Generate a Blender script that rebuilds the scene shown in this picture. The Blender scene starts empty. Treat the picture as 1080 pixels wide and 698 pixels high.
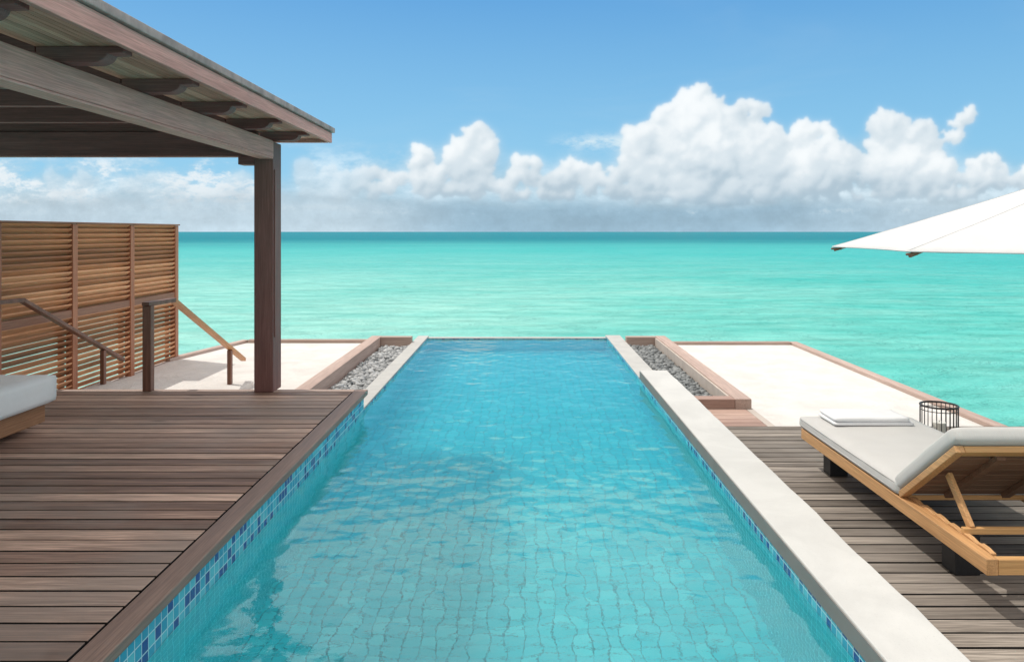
import bpy, bmesh, math, random
import numpy as np
from mathutils import Vector, Matrix, noise as mn
random.seed(7)
R = math.radians
SC = bpy.context.scene
COL = SC.collection

# ---------------------------------------------------------------- camera
F, VX, VY, CH = 821.0, 551.0, 244.5, 1.5      # focal length in photo pixels, vanishing point, eye height
cam = bpy.data.objects.new('camera', bpy.data.cameras.new('camera'))
COL.objects.link(cam); SC.camera = cam
cam.location = (0, 0, CH); cam.rotation_euler = (R(90), 0, 0)
cam.data.sensor_width = 36; cam.data.lens = F / 1080 * 36
cam.data.shift_x = -(VX - 540) / 1080; cam.data.shift_y = -(349 - VY) / 1080
cam.data.clip_start = 0.05; cam.data.clip_end = 60000

# ---------------------------------------------------------------- sun, sky, exposure
TOSUN = Vector((-0.50, 0.24, 1.0)).normalized()
sun = bpy.data.objects.new('sun', bpy.data.lights.new('sun', 'SUN'))
COL.objects.link(sun); sun.rotation_euler = TOSUN.to_track_quat('Z', 'Y').to_euler()
sun.location = (-6, 3, 12)
sun.data.energy = 2.9; sun.data.angle = R(0.5); sun.data.color = (1.0, 0.95, 0.87)
sun.data.cycles.use_multiple_importance_sampling = False
SC.view_settings.view_transform = 'Standard'; SC.view_settings.look = 'None'
SC.view_settings.exposure = -0.10; SC.view_settings.gamma = 1; SC.view_settings.use_curve_mapping = False
cy = SC.cycles
cy.use_denoising = True; cy.max_bounces = 10; cy.diffuse_bounces = 4; cy.glossy_bounces = 4
cy.transmission_bounces = 8; cy.transparent_max_bounces = 12
cy.caustics_refractive = True; cy.caustics_reflective = False; cy.sample_clamp_indirect = 6


class NT:
    """small helper to write node trees"""
    def __init__(s, tree): s.t = tree
    def n(s, kind, **kw):
        nd = s.t.nodes.new('ShaderNode' + kind)
        for k, v in kw.items(): setattr(nd, k, v)
        return nd
    def put(s, sock, v):
        if v is None: return
        if isinstance(v, bpy.types.NodeSocket): s.t.links.new(v, sock)
        else:
            if hasattr(sock.default_value, '__len__') and not hasattr(v, '__len__'): v = [v] * len(sock.default_value)
            if hasattr(sock.default_value, '__len__') and len(sock.default_value) == 4 and len(v) == 3: v = tuple(v) + (1,)
            sock.default_value = v
    def m(s, op, a, b=None, c=None, clamp=False):
        nd = s.n('Math', operation=op, use_clamp=clamp)
        for i, v in enumerate((a, b, c)): s.put(nd.inputs[i], v)
        return nd.outputs[0]
    def v(s, op, a, b=None, out=0):
        nd = s.n('VectorMath', operation=op)
        s.put(nd.inputs[0], a); s.put(nd.inputs[1], b)
        return nd.outputs[out]
    def scale(s, a, f):
        nd = s.n('VectorMath', operation='SCALE'); s.put(nd.inputs[0], a); s.put(nd.inputs[3], f); return nd.outputs[0]
    def mix(s, f, a, b, mode='MIX'):
        nd = s.n('Mix', data_type='RGBA', blend_type=mode); nd.clamp_factor = True
        s.put(nd.inputs[0], f); s.put(nd.inputs[6], a); s.put(nd.inputs[7], b); return nd.outputs[2]
    def ss(s, v, a, b, o0=0.0, o1=1.0, lin=False):
        nd = s.n('MapRange', interpolation_type='LINEAR' if lin else 'SMOOTHSTEP')
        for i, x in enumerate((v, a, b, o0, o1)): s.put(nd.inputs[i], x)
        return nd.outputs[0]
    def noise(s, vec, sc, det=3, rough=.5, dist=0, dim='3D', out=0):
        nd = s.n('TexNoise', noise_dimensions=dim)
        s.put(nd.inputs['Vector'], vec); s.put(nd.inputs['Scale'], sc); s.put(nd.inputs['Detail'], det)
        s.put(nd.inputs['Roughness'], rough); s.put(nd.inputs['Distortion'], dist); return nd.outputs[out]
    def sep(s, v):
        nd = s.n('SeparateXYZ'); s.put(nd.inputs[0], v); return nd.outputs
    def comb(s, x=0, y=0, z=0):
        nd = s.n('CombineXYZ')
        for i, q in enumerate((x, y, z)): s.put(nd.inputs[i], q)
        return nd.outputs[0]


# ---- world: Nishita sky with a computed bank of cumulus low over the sea
CX0, CX1, CY0, CY1, CS = -300, 1400, 50, 250, 2      # extent in photo pixels, 2 texels per pixel
PUFFS = [
    (733, 112, 24, 26), (712, 134, 30, 28), (690, 160, 38, 34), (742, 150, 44, 46), (790, 118, 24, 15), (768, 130, 22, 18),
    (800, 163, 38, 32), (770, 192, 100, 26), (672, 190, 46, 22), (858, 146, 30, 23), (868, 178, 48, 30),
    (935, 140, 27, 24), (966, 149, 34, 22), (1019, 121, 13, 11), (1006, 138, 12, 14), (955, 180, 60, 28),
    (1042, 176, 26, 15), (1010, 196, 80, 16), (900, 198, 90, 16), (503, 149, 23, 20), (496, 167, 30, 26),
    (441, 167, 16, 16), (478, 190, 62, 20), (556, 178, 20, 17), (606, 184, 32, 18), (560, 198, 80, 14),
    (395, 192, 42, 17), (345, 196, 38, 20), (322, 182, 14, 17), (250, 192, 20, 16), (1110, 190, 50, 22), (1180, 170, 50, 36), (1290, 185, 70, 26),
    (-60, 180, 60, 30), (-180, 170, 50, 36), (70, 190, 40, 14), (160, 196, 50, 14)]
def cloud_image():
    rs = np.random.RandomState(11)
    Wd, Ht = (CX1 - CX0) * CS, (CY1 - CY0) * CS
    yy, xx = np.mgrid[0:Ht, 0:Wd].astype(np.float32)
    X = xx / CS + CX0; Y = yy / CS + CY0
    ky = np.fft.fftfreq(Ht * 2)[:, None]; kx = np.fft.rfftfreq(Wd)[None, :]
    def fbm(beta, lo, ax=1.0):
        """filtered noise, mean 0, deviation 1; lo = longest wave in texels; ax stretches it sideways"""
        k = np.sqrt((kx / ax) ** 2 + ky ** 2); a = 1 / np.maximum(k, 1.0 / lo) ** beta; a[k < .5 / lo] = 0
        f = np.fft.irfft2(np.fft.rfft2(rs.randn(Ht * 2, Wd)) * a, s=(Ht * 2, Wd))[:Ht]
        return ((f - f.mean()) / f.std()).astype(np.float32)
    def blur(a, s):
        p = int(s * 4) + 2; q = np.pad(a, ((p, p), (p, p)), mode='edge')
        gy = np.exp(-2 * (np.pi * np.fft.fftfreq(q.shape[0])[:, None] * s) ** 2); gx = np.exp(-2 * (np.pi * np.fft.rfftfreq(q.shape[1])[None] * s) ** 2)
        return np.fft.irfft2(np.fft.rfft2(q) * gy * gx, s=q.shape)[p:-p, p:-p].astype(np.float32)
    def st(v, a, b): t = np.clip((v - a) / (b - a), 0, 1); return t * t * (3 - 2 * t)
    Z = np.full((Ht, Wd), -1e3, np.float32)
    def splat(cx, cy, cz, r):
        x0, x1 = int((cx - r - CX0) * CS), int((cx + r - CX0) * CS) + 2; y0, y1 = int((cy - r - CY0) * CS), int((cy + r - CY0) * CS) + 2
        x0, y0, x1, y1 = max(x0, 0), max(y0, 0), min(x1, Wd), min(y1, Ht)
        if x0 >= x1 or y0 >= y1: return
        d = r * r - (X[y0:y1, x0:x1] - cx) ** 2 - (Y[y0:y1, x0:x1] - cy) ** 2
        z = np.where(d > 0, cz + np.sqrt(np.maximum(d, 0)), -1e3)
        Z[y0:y1, x0:x1] = np.maximum(Z[y0:y1, x0:x1], z)
    for (x, y, rx, ry) in PUFFS:
        n = int(14 + rx * ry / 26)
        for k in range(n):
            a = rs.uniform(0, 2 * np.pi); q = rs.uniform(.15, .92) ** .6; h = rs.uniform(.0, 1)
            px_, py_ = x + np.cos(a) * q * rx * .85, y + np.sin(a) * q * ry * .85
            r = min(rx, ry) * rs.uniform(.22, .46) * (1.15 - .35 * q); cz = h * 14 * np.sqrt(max(0, 1 - q * q)) + min(rx, ry) * .3
            splat(px_, py_, cz, r)
            for j in range(7):
                b = rs.uniform(0, 2 * np.pi); e = rs.uniform(.4, .98)
                r2 = r * rs.uniform(.22, .46)
                splat(px_ + np.cos(b) * r * e, py_ + np.sin(b) * r * e, cz + r * np.sqrt(1 - e * e) * .9, r2)
                if rs.rand() < .6:
                    b = rs.uniform(0, 2 * np.pi)
                    splat(px_ + np.cos(b) * r * 1.02, py_ + np.sin(b) * r * 1.02, cz, r2 * .55)
    # domain warp for ragged wispy edges
    wx, wy = fbm(1.5, 60), fbm(1.5, 60); fx, fy = fbm(1.0, 12), fbm(1.0, 12)
    sx = np.clip(xx + wx * 3.6 + fx * 1.0, 0, Wd - 1).astype(int); sy = np.clip(yy + wy * 3.6 + fy * 1.0, 0, Ht - 1).astype(int)
    Z = Z[sy, sx]
    inside = (Z > -100).astype(np.float32)
    Zf = np.where(Z > -100, Z, 0)
    cov = blur(inside, 1.9); cov2 = blur(inside, 5); cov3 = blur(inside, 16)
    Zs = blur(Zf, 1.7); Zb = blur(Zf, 6); Zw = blur(Zf, 22)
    gy, gx = np.gradient(Zs); gyb, gxb = np.gradient(Zb)
    nx, ny = -(gx * .45 + gxb * 1.6) * CS, -(gy * .45 + gyb * 1.6) * CS
    inv = 1 / np.sqrt(nx * nx + ny * ny + 1.3)
    lam = (nx * -.40 + ny * -.66 + .62) * inv
    ao = np.clip((Zs - Zb) / 10, -.7, .5)
    n1, n2, n3 = fbm(1.6, 160, .6), fbm(1.2, 40), fbm(1.7, 500, .35)
    tall = st(Y, 215, 165)
    L = .51 + .29 * lam + .14 * ao + .12 * (tall - .5) * 2 + .035 * n2 + .055 * n1
    L += -.05 * (cov3 - .6)
    L = .25 * blur(L.astype(np.float32), 3.5) + .75 * L
    alpha = st(cov + .13 * n2 * (1 - st(cov2, .7, .97)), .10, .95) * st(cov2, .05, .70)
    # softer and hazier on the left
    lf = st(X, 420, 330)
    alpha *= 1 - .66 * lf
    sh, mid, hi = np.array((.40, .52, .61)), np.array((.64, .73, .79)), np.array((.90, .935, .95))
    t1 = st(L, .25, .62)[..., None]; t2 = st(L, .60, .98)[..., None]
    C = sh * (1 - t1) + mid * t1; C = C * (1 - t2) + hi * t2
    C = np.stack([.24 * C[..., i] + .44 * blur(C[..., i].astype(np.float32), 4.0) + .32 * blur(C[..., i].astype(np.float32), 10.0) for i in range(3)], -1); alpha = .35 * alpha + .4 * blur(alpha.astype(np.float32), 2.4) + .25 * blur(alpha.astype(np.float32), 6)
    def over(c0, a0, c1, a1):      # layer 1 over layer 0
        a1 = a1[..., None]; a0 = a0[..., None]; a = a1 + a0 * (1 - a1)
        return (c1 * a1 + c0 * a0 * (1 - a1)) / np.maximum(a, 1e-4), a[..., 0]
    # veil of thin cloud low on the left, streaks, fog round the cumulus feet
    s1, s2 = fbm(1.7, 500, .28), fbm(1.5, 120, .45)
    veil = st(Y, 138, 182) * (st(X, 520, 330) * .88 + .08) * st(s1 * .7 + s2 * .5, -2.0, .9)
    patch = st(s2 + n1 * .5, .1, 1.9) * st(Y, 162, 178) * st(Y, 240, 205) * st(X, 350, 250)
    halo = 1 - (1 - st(blur(inside, 18), .10, .75) * .45 * st(Y, 110, 180)) * (1 - st(Y, 180, 206) * (.55 + .3 * st(s1, -1, 1)))
    streak = np.exp(-((X - 642) / 50) ** 4 - ((Y - 150 + (X - 640) * .02) / 8.0) ** 2) * .9 * st(s2, -2.4, .8)
    va = 1 - (1 - veil * .85) * (1 - halo)
    vc = np.array((.60, .72, .79)) * np.ones_like(C) + (.07 * np.clip(s2, -2, 2))[..., None]
    A, Ca = va, vc
    Ca, A = over(Ca, A, np.array((.82, .86, .88)) * np.ones_like(C), patch * .75)
    Ca, A = over(Ca, A, np.array((.68, .81, .87)) * np.ones_like(C), streak)
    Ca, A = over(Ca, A, C, alpha)
    # flat grey base and rain haze down to the horizon
    s3, s4 = fbm(1.6, 300, .22), fbm(1.4, 90, .9)
    yb = 209 + 3.0 * n3 + 1.2 * s3
    band = st(Y, yb - 10, yb + 13)
    dark = st(X, 350, 520) * st(X, 1080, 760) * .75
    bc = np.array((.52, .65, .74)) * (1 - dark[..., None]) + np.array((.27, .45, .59)) * dark[..., None]
    bc = bc * (1 + 0.045 * np.clip(s3, -2, 2) + .03 * np.clip(s4, -2, 2))[..., None]
    dk = np.exp(-((Y - yb - 3) / 4.0) ** 2) * .12 * st(s3 + n1, -1, 1.2)
    bc = bc * (1 - dk[..., None]); bc = bc * (.93 + .10 * st(Y, 232, 246))[..., None]
    low = np.exp(-((Y - 222 - 2 * n3) / 3.4) ** 2) * st(s4 * .6 + s3, .2, 1.6) * .45
    bc = bc * (1 - low[..., None]) + np.array((.58, .68, .74)) * low[..., None]
    Ca, A = over(Ca, A, bc, band * .93)
    edge = st(X, CX0, CX0 + 120) * st(X, CX1, CX1 - 120); A = A * edge * st(Y, CY0, CY0 + 20)
    out = np.empty((Ht, Wd, 4), np.float32); out[..., :3] = np.clip(Ca, 0, 1.2); out[..., 3] = np.clip(A, 0, 1)
    return out[::-1]

w = bpy.data.worlds.new('World'); SC.world = w; w.use_nodes = True
T = NT(w.node_tree); w.node_tree.nodes.clear()
WS = 0.1
sky = T.n('TexSky', sky_type='NISHITA'); sky.sun_disc = False
sky.sun_elevation = math.asin(TOSUN.z); sky.sun_rotation = math.atan2(TOSUN.x, TOSUN.y)
sky.air_density = 1.0; sky.dust_density = 0.6; sky.ozone_density = 2.0
tc = T.n('TexCoord').outputs['Generated']
dx, dy, dz = T.sep(T.v('NORMALIZE', tc))
hyp = T.m('SQRT', T.m('ADD', T.m('MULTIPLY', dx, dx), T.m('MULTIPLY', dy, dy)))
el = T.m('DIVIDE', dz, hyp)
skyc = T.scale(sky.outputs[0], WS)
skyc = T.mix(.8, skyc, T.mix(T.ss(el, .0, .50), (.30, .70, 1.0), (.035, .30, .79)))
wisp = T.m('MULTIPLY', T.ss(T.noise(T.comb(T.m('MULTIPLY', dx, 2.2), T.m('MULTIPLY', el, 9), 8.0), 1.2, 4, .6, .5), .50, .85), .12)
skyc = T.mix(wisp, skyc, (.62, .78, .88))
# broken cloud overhead and behind the camera, unseen and added to raise ambient light
ov = T.noise(T.v('MULTIPLY', tc, (1, 1, 1.6)), 2.6, 4, .6, .3)
fill_cover = T.m('MULTIPLY', T.m('MAXIMUM', T.ss(el, .30, .40), T.ss(dy, .25, -.25)), T.ss(ov, .28, .50))
col = T.mix(T.m('MULTIPLY', fill_cover, T.ss(el, .0, .2)), skyc, (1.35, 1.27, 1.18))
# the cloud bank: directions ahead, by the tangents of azimuth and elevation
im = bpy.data.images.new('cloud_bank', (CX1 - CX0) * CS, (CY1 - CY0) * CS, alpha=True, float_buffer=True)
im.colorspace_settings.name = 'Non-Color'; im.alpha_mode = 'CHANNEL_PACKED'
im.pixels.foreach_set(cloud_image().ravel()); im.pack()
ydir = T.m('MAXIMUM', dy, .05)
iu = T.m('MULTIPLY_ADD', T.m('DIVIDE', dx, ydir), F / (CX1 - CX0), (VX - CX0) / (CX1 - CX0))
iv = T.m('MULTIPLY_ADD', T.m('DIVIDE', dz, ydir), F / (CY1 - CY0), (CY1 - VY) / (CY1 - CY0))
tx = T.n('TexImage', interpolation='Cubic', extension='CLIP'); tx.image = im
T.put(tx.inputs[0], T.comb(iu, iv, 0))
ia = T.m('MULTIPLY', tx.outputs[1], T.m('GREATER_THAN', dy, .05))
# beyond the bank's ends: even haze above the horizon
hz = T.m('MULTIPLY', T.ss(el, .085, .03), T.m('SUBTRACT', 1.0, T.m('MULTIPLY', T.ss(dy, .2, .5), 1.0)))
col = T.mix(T.m('MULTIPLY', hz, .8), col, (.50, .62, .70))
col = T.mix(ia, col, T.scale(tx.outputs[0], 1.14))
col = T.mix(T.ss(el, .0005, -.0015), col, (.10, .34, .40))
bg = T.n('Background'); T.put(bg.inputs[0], col); bg.inputs[1].default_value = 1.0
# the colours above are scene-linear; the sky texture itself is scaled by WS = 0.1
out = T.n('OutputWorld'); w.node_tree.links.new(bg.outputs[0], out.inputs[0])
w.cycles.sampling_method = 'MANUAL'; w.cycles.sample_map_resolution = 512


# ---------------------------------------------------------------- materials
def material(name):
    m = bpy.data.materials.new(name); m.use_nodes = True
    t = NT(m.node_tree); b = m.node_tree.nodes['Principled BSDF']
    return m, t, b
def bump(t, b, h, dist=.01, strength=.5):
    bp = t.n('Bump'); bp.inputs['Strength'].default_value = strength; bp.inputs['Distance'].default_value = dist
    t.put(bp.inputs['Height'], h); t.t.links.new(bp.outputs[0], b.inputs['Normal'])

def wood(name, cols, axis='X', rough=.65, var=.5, grain=.5, weather=None, spec=.3, edges=None, fc=.3):
    """cols: dark, mid, light; every plank (mesh island) gets its own tone and grain"""
    m, t, b = material(name)
    geo = t.n('NewGeometry'); rnd = geo.outputs['Random Per Island']
    o = t.n('TexCoord').outputs['Object']
    off = t.comb(t.m('MULTIPLY', rnd, 37), t.m('MULTIPLY', rnd, 71), t.m('MULTIPLY', rnd, 13))
    s = {'X': (1.2, 26, 26), 'Y': (26, 1.2, 26), 'Z': (26, 26, 1.2)}[axis]
    p = t.v('ADD', t.v('MULTIPLY', o, s), off)
    g = t.noise(p, 1.6, 6, .65, .5)
    g2 = t.noise(t.v('MULTIPLY', p, (.16, .16, .16)), 2.2, 3, .5)
    fine = t.noise(t.v('MULTIPLY', p, tuple(4.0 if x > 2 else 2.0 for x in s)), 1.5, 3, .7)
    tone = t.m('ADD', t.m('MULTIPLY', t.m('SUBTRACT', rnd, .5), var), t.m('MULTIPLY', t.m('SUBTRACT', g2, .5), .9))
    tone = t.m('ADD', tone, t.m('MULTIPLY_ADD', t.m('SUBTRACT', g, .5), grain * 1.5, .5), clamp=True)
    c = t.mix(t.ss(tone, 0, .5, lin=True), cols[0], cols[1])
    c = t.mix(t.ss(tone, .5, 1, lin=True), c, cols[2])
    c = t.mix(t.ss(fine, .62, .40, 0, fc), c, tuple(x * .4 for x in cols[0]))
    if weather:
        patch = t.noise(o, 1.1, 4, .6, .3)
        c = t.mix(t.ss(patch, .42, .68, 0, .65), c, t.mix(g, tuple(x * .7 for x in weather), tuple(x * 1.2 for x in weather)))
    if edges:      # shade in the board gaps, painted near-black on the edge faces
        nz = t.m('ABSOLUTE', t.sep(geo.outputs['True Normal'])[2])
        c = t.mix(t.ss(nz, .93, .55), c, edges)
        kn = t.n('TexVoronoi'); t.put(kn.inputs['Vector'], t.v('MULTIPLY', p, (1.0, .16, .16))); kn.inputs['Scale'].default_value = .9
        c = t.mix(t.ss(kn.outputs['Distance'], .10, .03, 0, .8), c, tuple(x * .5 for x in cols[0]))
    t.put(b.inputs['Base Color'], c)
    t.put(b.inputs['Roughness'], t.m('MULTIPLY_ADD', g, .25, rough - .12))
    b.inputs['Specular IOR Level'].default_value = spec
    bump(t, b, t.m('ADD', g, t.m('MULTIPLY', fine, .6)), .004, .5)
    return m

def plain(name, col, rough=.6, spec=.4, vary=.0, sc=30, bmp=0.0, bsc=200, metal=0, sheen=0):
    m, t, b = material(name)
    o = t.n('TexCoord').outputs['Object']
    if vary:
        n = t.noise(o, sc, 5, .6)
        t.put(b.inputs['Base Color'], t.mix(t.ss(n, .3, .7), tuple(c * (1 - vary) for c in col), tuple(min(1, c * (1 + vary)) for c in col)))
    else: t.put(b.inputs['Base Color'], col)
    b.inputs['Roughness'].default_value = rough; b.inputs['Specular IOR Level'].default_value = spec
    b.inputs['Metallic'].default_value = metal
    if sheen: b.inputs['Sheen Weight'].default_value = sheen
    if bmp: bump(t, b, t.noise(o, bsc, 4, .6), bmp, .6)
    return m

M = {}
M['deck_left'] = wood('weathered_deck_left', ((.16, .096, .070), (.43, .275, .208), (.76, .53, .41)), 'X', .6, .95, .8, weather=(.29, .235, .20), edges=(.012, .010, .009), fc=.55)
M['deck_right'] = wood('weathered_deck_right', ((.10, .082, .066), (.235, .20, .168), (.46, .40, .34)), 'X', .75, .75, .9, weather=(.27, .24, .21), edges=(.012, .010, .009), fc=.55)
M['trim'] = wood('deck_trim_wood', ((.15, .095, .072), (.28, .19, .15), (.42, .30, .24)), 'Y', .5, .2, .5)
M['red_plank'] = wood('reddish_planks', ((.27, .165, .13), (.44, .29, .235), (.62, .45, .37)), 'X', .6, .5, .4)
M['edge_y'] = wood('edging_wood_along', ((.34, .235, .19), (.52, .385, .325), (.66, .53, .46)), 'Y', .6, .2, .35)
M['edge_x'] = wood('edging_wood_across', ((.30, .21, .17), (.46, .345, .29), (.62, .50, .43)), 'X', .6, .2, .35)
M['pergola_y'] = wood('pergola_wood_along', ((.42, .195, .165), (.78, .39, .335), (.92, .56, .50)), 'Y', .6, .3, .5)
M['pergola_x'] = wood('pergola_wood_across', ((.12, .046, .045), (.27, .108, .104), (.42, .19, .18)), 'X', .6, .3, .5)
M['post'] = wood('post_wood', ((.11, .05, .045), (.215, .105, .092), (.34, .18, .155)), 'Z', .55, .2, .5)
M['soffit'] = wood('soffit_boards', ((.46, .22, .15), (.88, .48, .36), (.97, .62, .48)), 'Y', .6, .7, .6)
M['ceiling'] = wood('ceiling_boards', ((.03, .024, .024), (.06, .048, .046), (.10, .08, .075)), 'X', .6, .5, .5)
M['slat'] = wood('screen_slats', ((.30, .12, .055), (.68, .32, .15), (.94, .54, .30)), 'Y', .5, .8, .35)
M['screen_post'] = wood('screen_posts', ((.26, .10, .055), (.48, .20, .11), (.62, .30, .18)), 'Z', .5, .3, .4)
M['screen_rail'] = wood('screen_rails', ((.18, .08, .05), (.34, .165, .105), (.48, .26, .17)), 'Y', .5, .3, .4)
M['rail_dark'] = wood('handrail_wood', ((.10, .046, .031), (.24, .118, .082), (.38, .21, .145)), 'Z', .45, .3, .4)
M['rail_light'] = wood('handrail_wood_light', ((.42, .18, .07), (.64, .31, .13), (.80, .44, .21)), 'Y', .4, .3, .3)
M['teak_y'] = wood('teak_along', ((.38, .185, .075), (.63, .355, .16), (.82, .53, .28)), 'Y', .42, .25, .35)
M['teak_x'] = wood('teak_across', ((.40, .20, .075), (.66, .38, .16), (.84, .54, .27)), 'X', .42, .25, .35)
M['slat_under'] = wood('backrest_slats', ((.12, .06, .035), (.22, .12, .075), (.34, .20, .13)), 'X', .5, .3, .35)
M['daybed_wood'] = wood('daybed_wood', ((.20, .095, .045), (.36, .185, .095), (.48, .27, .145)), 'Y', .5, .2, .4)
M['black'] = plain('black_painted_metal', (.012, .012, .014), .45, .5, .3, 60)
M['dark_void'] = plain('dark_underfloor', (.02, .017, .015), .9, .1)  # near-black stands in for the shaded void beneath the boards
M['roof'] = plain('roof_edge_metal', (.34, .25, .23), .55, .5, .3, 8, .002, 60)
M['wick'] = plain('wick', (.02, .02, .02), .9)
M['wax'] = plain('candle_wax', (.85, .82, .74), .4, .4)


def fabric(name, col, weave=900, wr=.05):
    m, t, b = material(name)
    o = t.n('TexCoord').outputs['Object']
    wv = t.m('MULTIPLY', t.m('SINE', t.m('MULTIPLY', t.sep(o)[0], weave)), t.m('SINE', t.m('MULTIPLY', t.sep(o)[1], weave)))
    n = t.noise(o, 5, 4, .55, .4); f = t.noise(o, 260, 2, .6)
    c = t.mix(t.ss(n, .3, .7), tuple(x * .94 for x in col), col)
    c = t.mix(t.ss(f, .35, .65, 0, .10), c, tuple(x * .7 for x in col))
    t.put(b.inputs['Base Color'], c); b.inputs['Roughness'].default_value = .85
    b.inputs['Specular IOR Level'].default_value = .2; b.inputs['Sheen Weight'].default_value = .15
    bump(t, b, t.m('ADD', t.m('MULTIPLY', n, wr * 20), t.m('MULTIPLY', wv, .12)), .006, .5)
    return m
M['cushion'] = fabric('outdoor_cushion_fabric', (.55, .54, .52))
M['daybed_fabric'] = fabric('daybed_mattress_fabric', (.88, .89, .88))
M['towel'] = fabric('towel_terry', (.78, .78, .79), 500)
M['canopy'] = fabric('canopy_canvas', (.64, .64, .64), 700, .03)
M['piping'] = plain('cushion_piping', (.52, .51, .49), .8, .2)

def stone(name, col, var=.08, sc=3.0, speck=.1, rough=.7, bm=.002):
    m, t, b = material(name)
    o = t.n('TexCoord').outputs['Object']
    a = t.noise(o, sc, 6, .65, .5); f = t.noise(o, 130, 3, .7)
    c = t.mix(t.ss(a, .3, .7), tuple(x * (1 - var) for x in col), tuple(min(1, x * (1 + var)) for x in col))
    c = t.mix(t.ss(f, .58, .74, 0, speck * 3), c, tuple(x * .55 for x in col))
    t.put(b.inputs['Base Color'], c); b.inputs['Roughness'].default_value = rough
    b.inputs['Specular IOR Level'].default_value = .3
    bump(t, b, t.m('ADD', a, f), bm, .5)
    return m
M['slab'] = stone('cream_stone_slab', (.55, .55, .53), .07, 2.2, .12)
M['coping'] = stone('grey_terrazzo_coping', (.47, .46, .43), .08, 5, .15, .5)
M['sand'] = stone('pale_coral_sand', (.66, .635, .605), .08, 2.4, .25, .95, .004)
_t = NT(M['sand'].node_tree); _b = M['sand'].node_tree.nodes['Principled BSDF']; _o = _t.n('TexCoord').outputs['Object']
bump(_t, _b, _t.m('ADD', _t.m('MULTIPLY', _t.noise(_o, 2.2, 5, .6, .6), 1.0), _t.m('MULTIPLY', _t.noise(_o, 60, 3, .7), .12)), .10, .5)
M['curb'] = stone('pale_curb', (.50, .44, .39), .10, 4, .10)

M['edge_band'] = stone('grey_slab_face', (.23, .215, .20), .06, 4, .08, .7, .001)
def pebble_mat(name, lo, hi):
    m, t, b = material(name)
    r = t.n('NewGeometry').outputs['Random Per Island']; o = t.n('TexCoord').outputs['Object']
    n = t.noise(o, 40, 4, .6)
    c = t.mix(t.m('ADD', t.m('MULTIPLY', r, .8), t.m('MULTIPLY', n, .25), clamp=True), lo, hi)
    t.put(b.inputs['Base Color'], c); b.inputs['Roughness'].default_value = .6
    return m
M['pebble_left'] = pebble_mat('light_grey_pebbles', (.11, .12, .125), (.50, .51, .51))
M['pebble_right'] = pebble_mat('dark_grey_pebbles', (.06, .068, .072), (.27, .285, .285))

def tiles(name, pitch, cols, grout, gw=.05, navy=0.0, navycol=(.01, .05, .25), stain=.0):
    m, t, b = material(name)
    uv = t.n('UVMap').outputs[0]
    p = t.scale(uv, 1.0 / pitch)
    cell = t.v('FLOOR', p); fr = t.v('FRACTION', p)
    wn = t.n('TexWhiteNoise', noise_dimensions='3D'); t.put(wn.inputs['Vector'], cell)
    wn2 = t.n('TexWhiteNoise', noise_dimensions='3D'); t.put(wn2.inputs['Vector'], t.v('ADD', cell, (17.3, 5.1, 2.2)))
    c = t.mix(wn.outputs[0], cols[0], cols[1])
    c = t.mix(t.m('GREATER_THAN', wn2.outputs[0], .72), c, cols[2])
    if navy:
        pale = t.mix(wn.outputs[0], (.06, .62, .71), (.09, .70, .77))
        big = t.noise(t.v('MULTIPLY', cell, (.13, .13, .13)), 1.0, 2, .5)
        thr = t.m('SUBTRACT', 1 - navy, t.m('MULTIPLY', t.m('SUBTRACT', big, .5), .8))
        c = t.mix(t.m('GREATER_THAN', wn.outputs[0], thr), c, navycol)
    if navy: c = t.mix(t.m('GREATER_THAN', t.sep(uv)[1], -.05), pale, c)
    fx, fy, _ = t.sep(fr)
    ex = t.m('MINIMUM', fx, t.m('SUBTRACT', 1.0, fx)); ey = t.m('MINIMUM', fy, t.m('SUBTRACT', 1.0, fy))
    e = t.m('MINIMUM', ex, ey)
    g = t.ss(e, gw, gw * .5)
    c = t.mix(g, c, t.mix(t.m('GREATER_THAN', t.sep(uv)[1], -.05), (.14, .74, .82), grout) if navy else grout)
    if stain:
        c = t.mix(t.ss(t.noise(uv, 1.1, 4, .6), .4, .7, 0, stain), c, tuple(x * .6 for x in cols[0]))
    t.put(b.inputs['Base Color'], c)
    t.put(b.inputs['Roughness'], t.m('MULTIPLY_ADD', g, .5, .18))
    b.inputs['Specular IOR Level'].default_value = .5
    bump(t, b, t.m('SUBTRACT', 1.0, g), .002, .5)
    return m
M['tile_wall'] = tiles('mosaic_wall_tiles', .05, ((.02, .28, .44), (.05, .42, .56), (.10, .50, .60)), (.50, .70, .74), .06, .20)
M['tile_floor'] = tiles('mosaic_floor_tiles', .082, ((.05, .64, .74), (.062, .68, .77), (.08, .72, .80)), (.03, .33, .41), .042, stain=.15)


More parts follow.
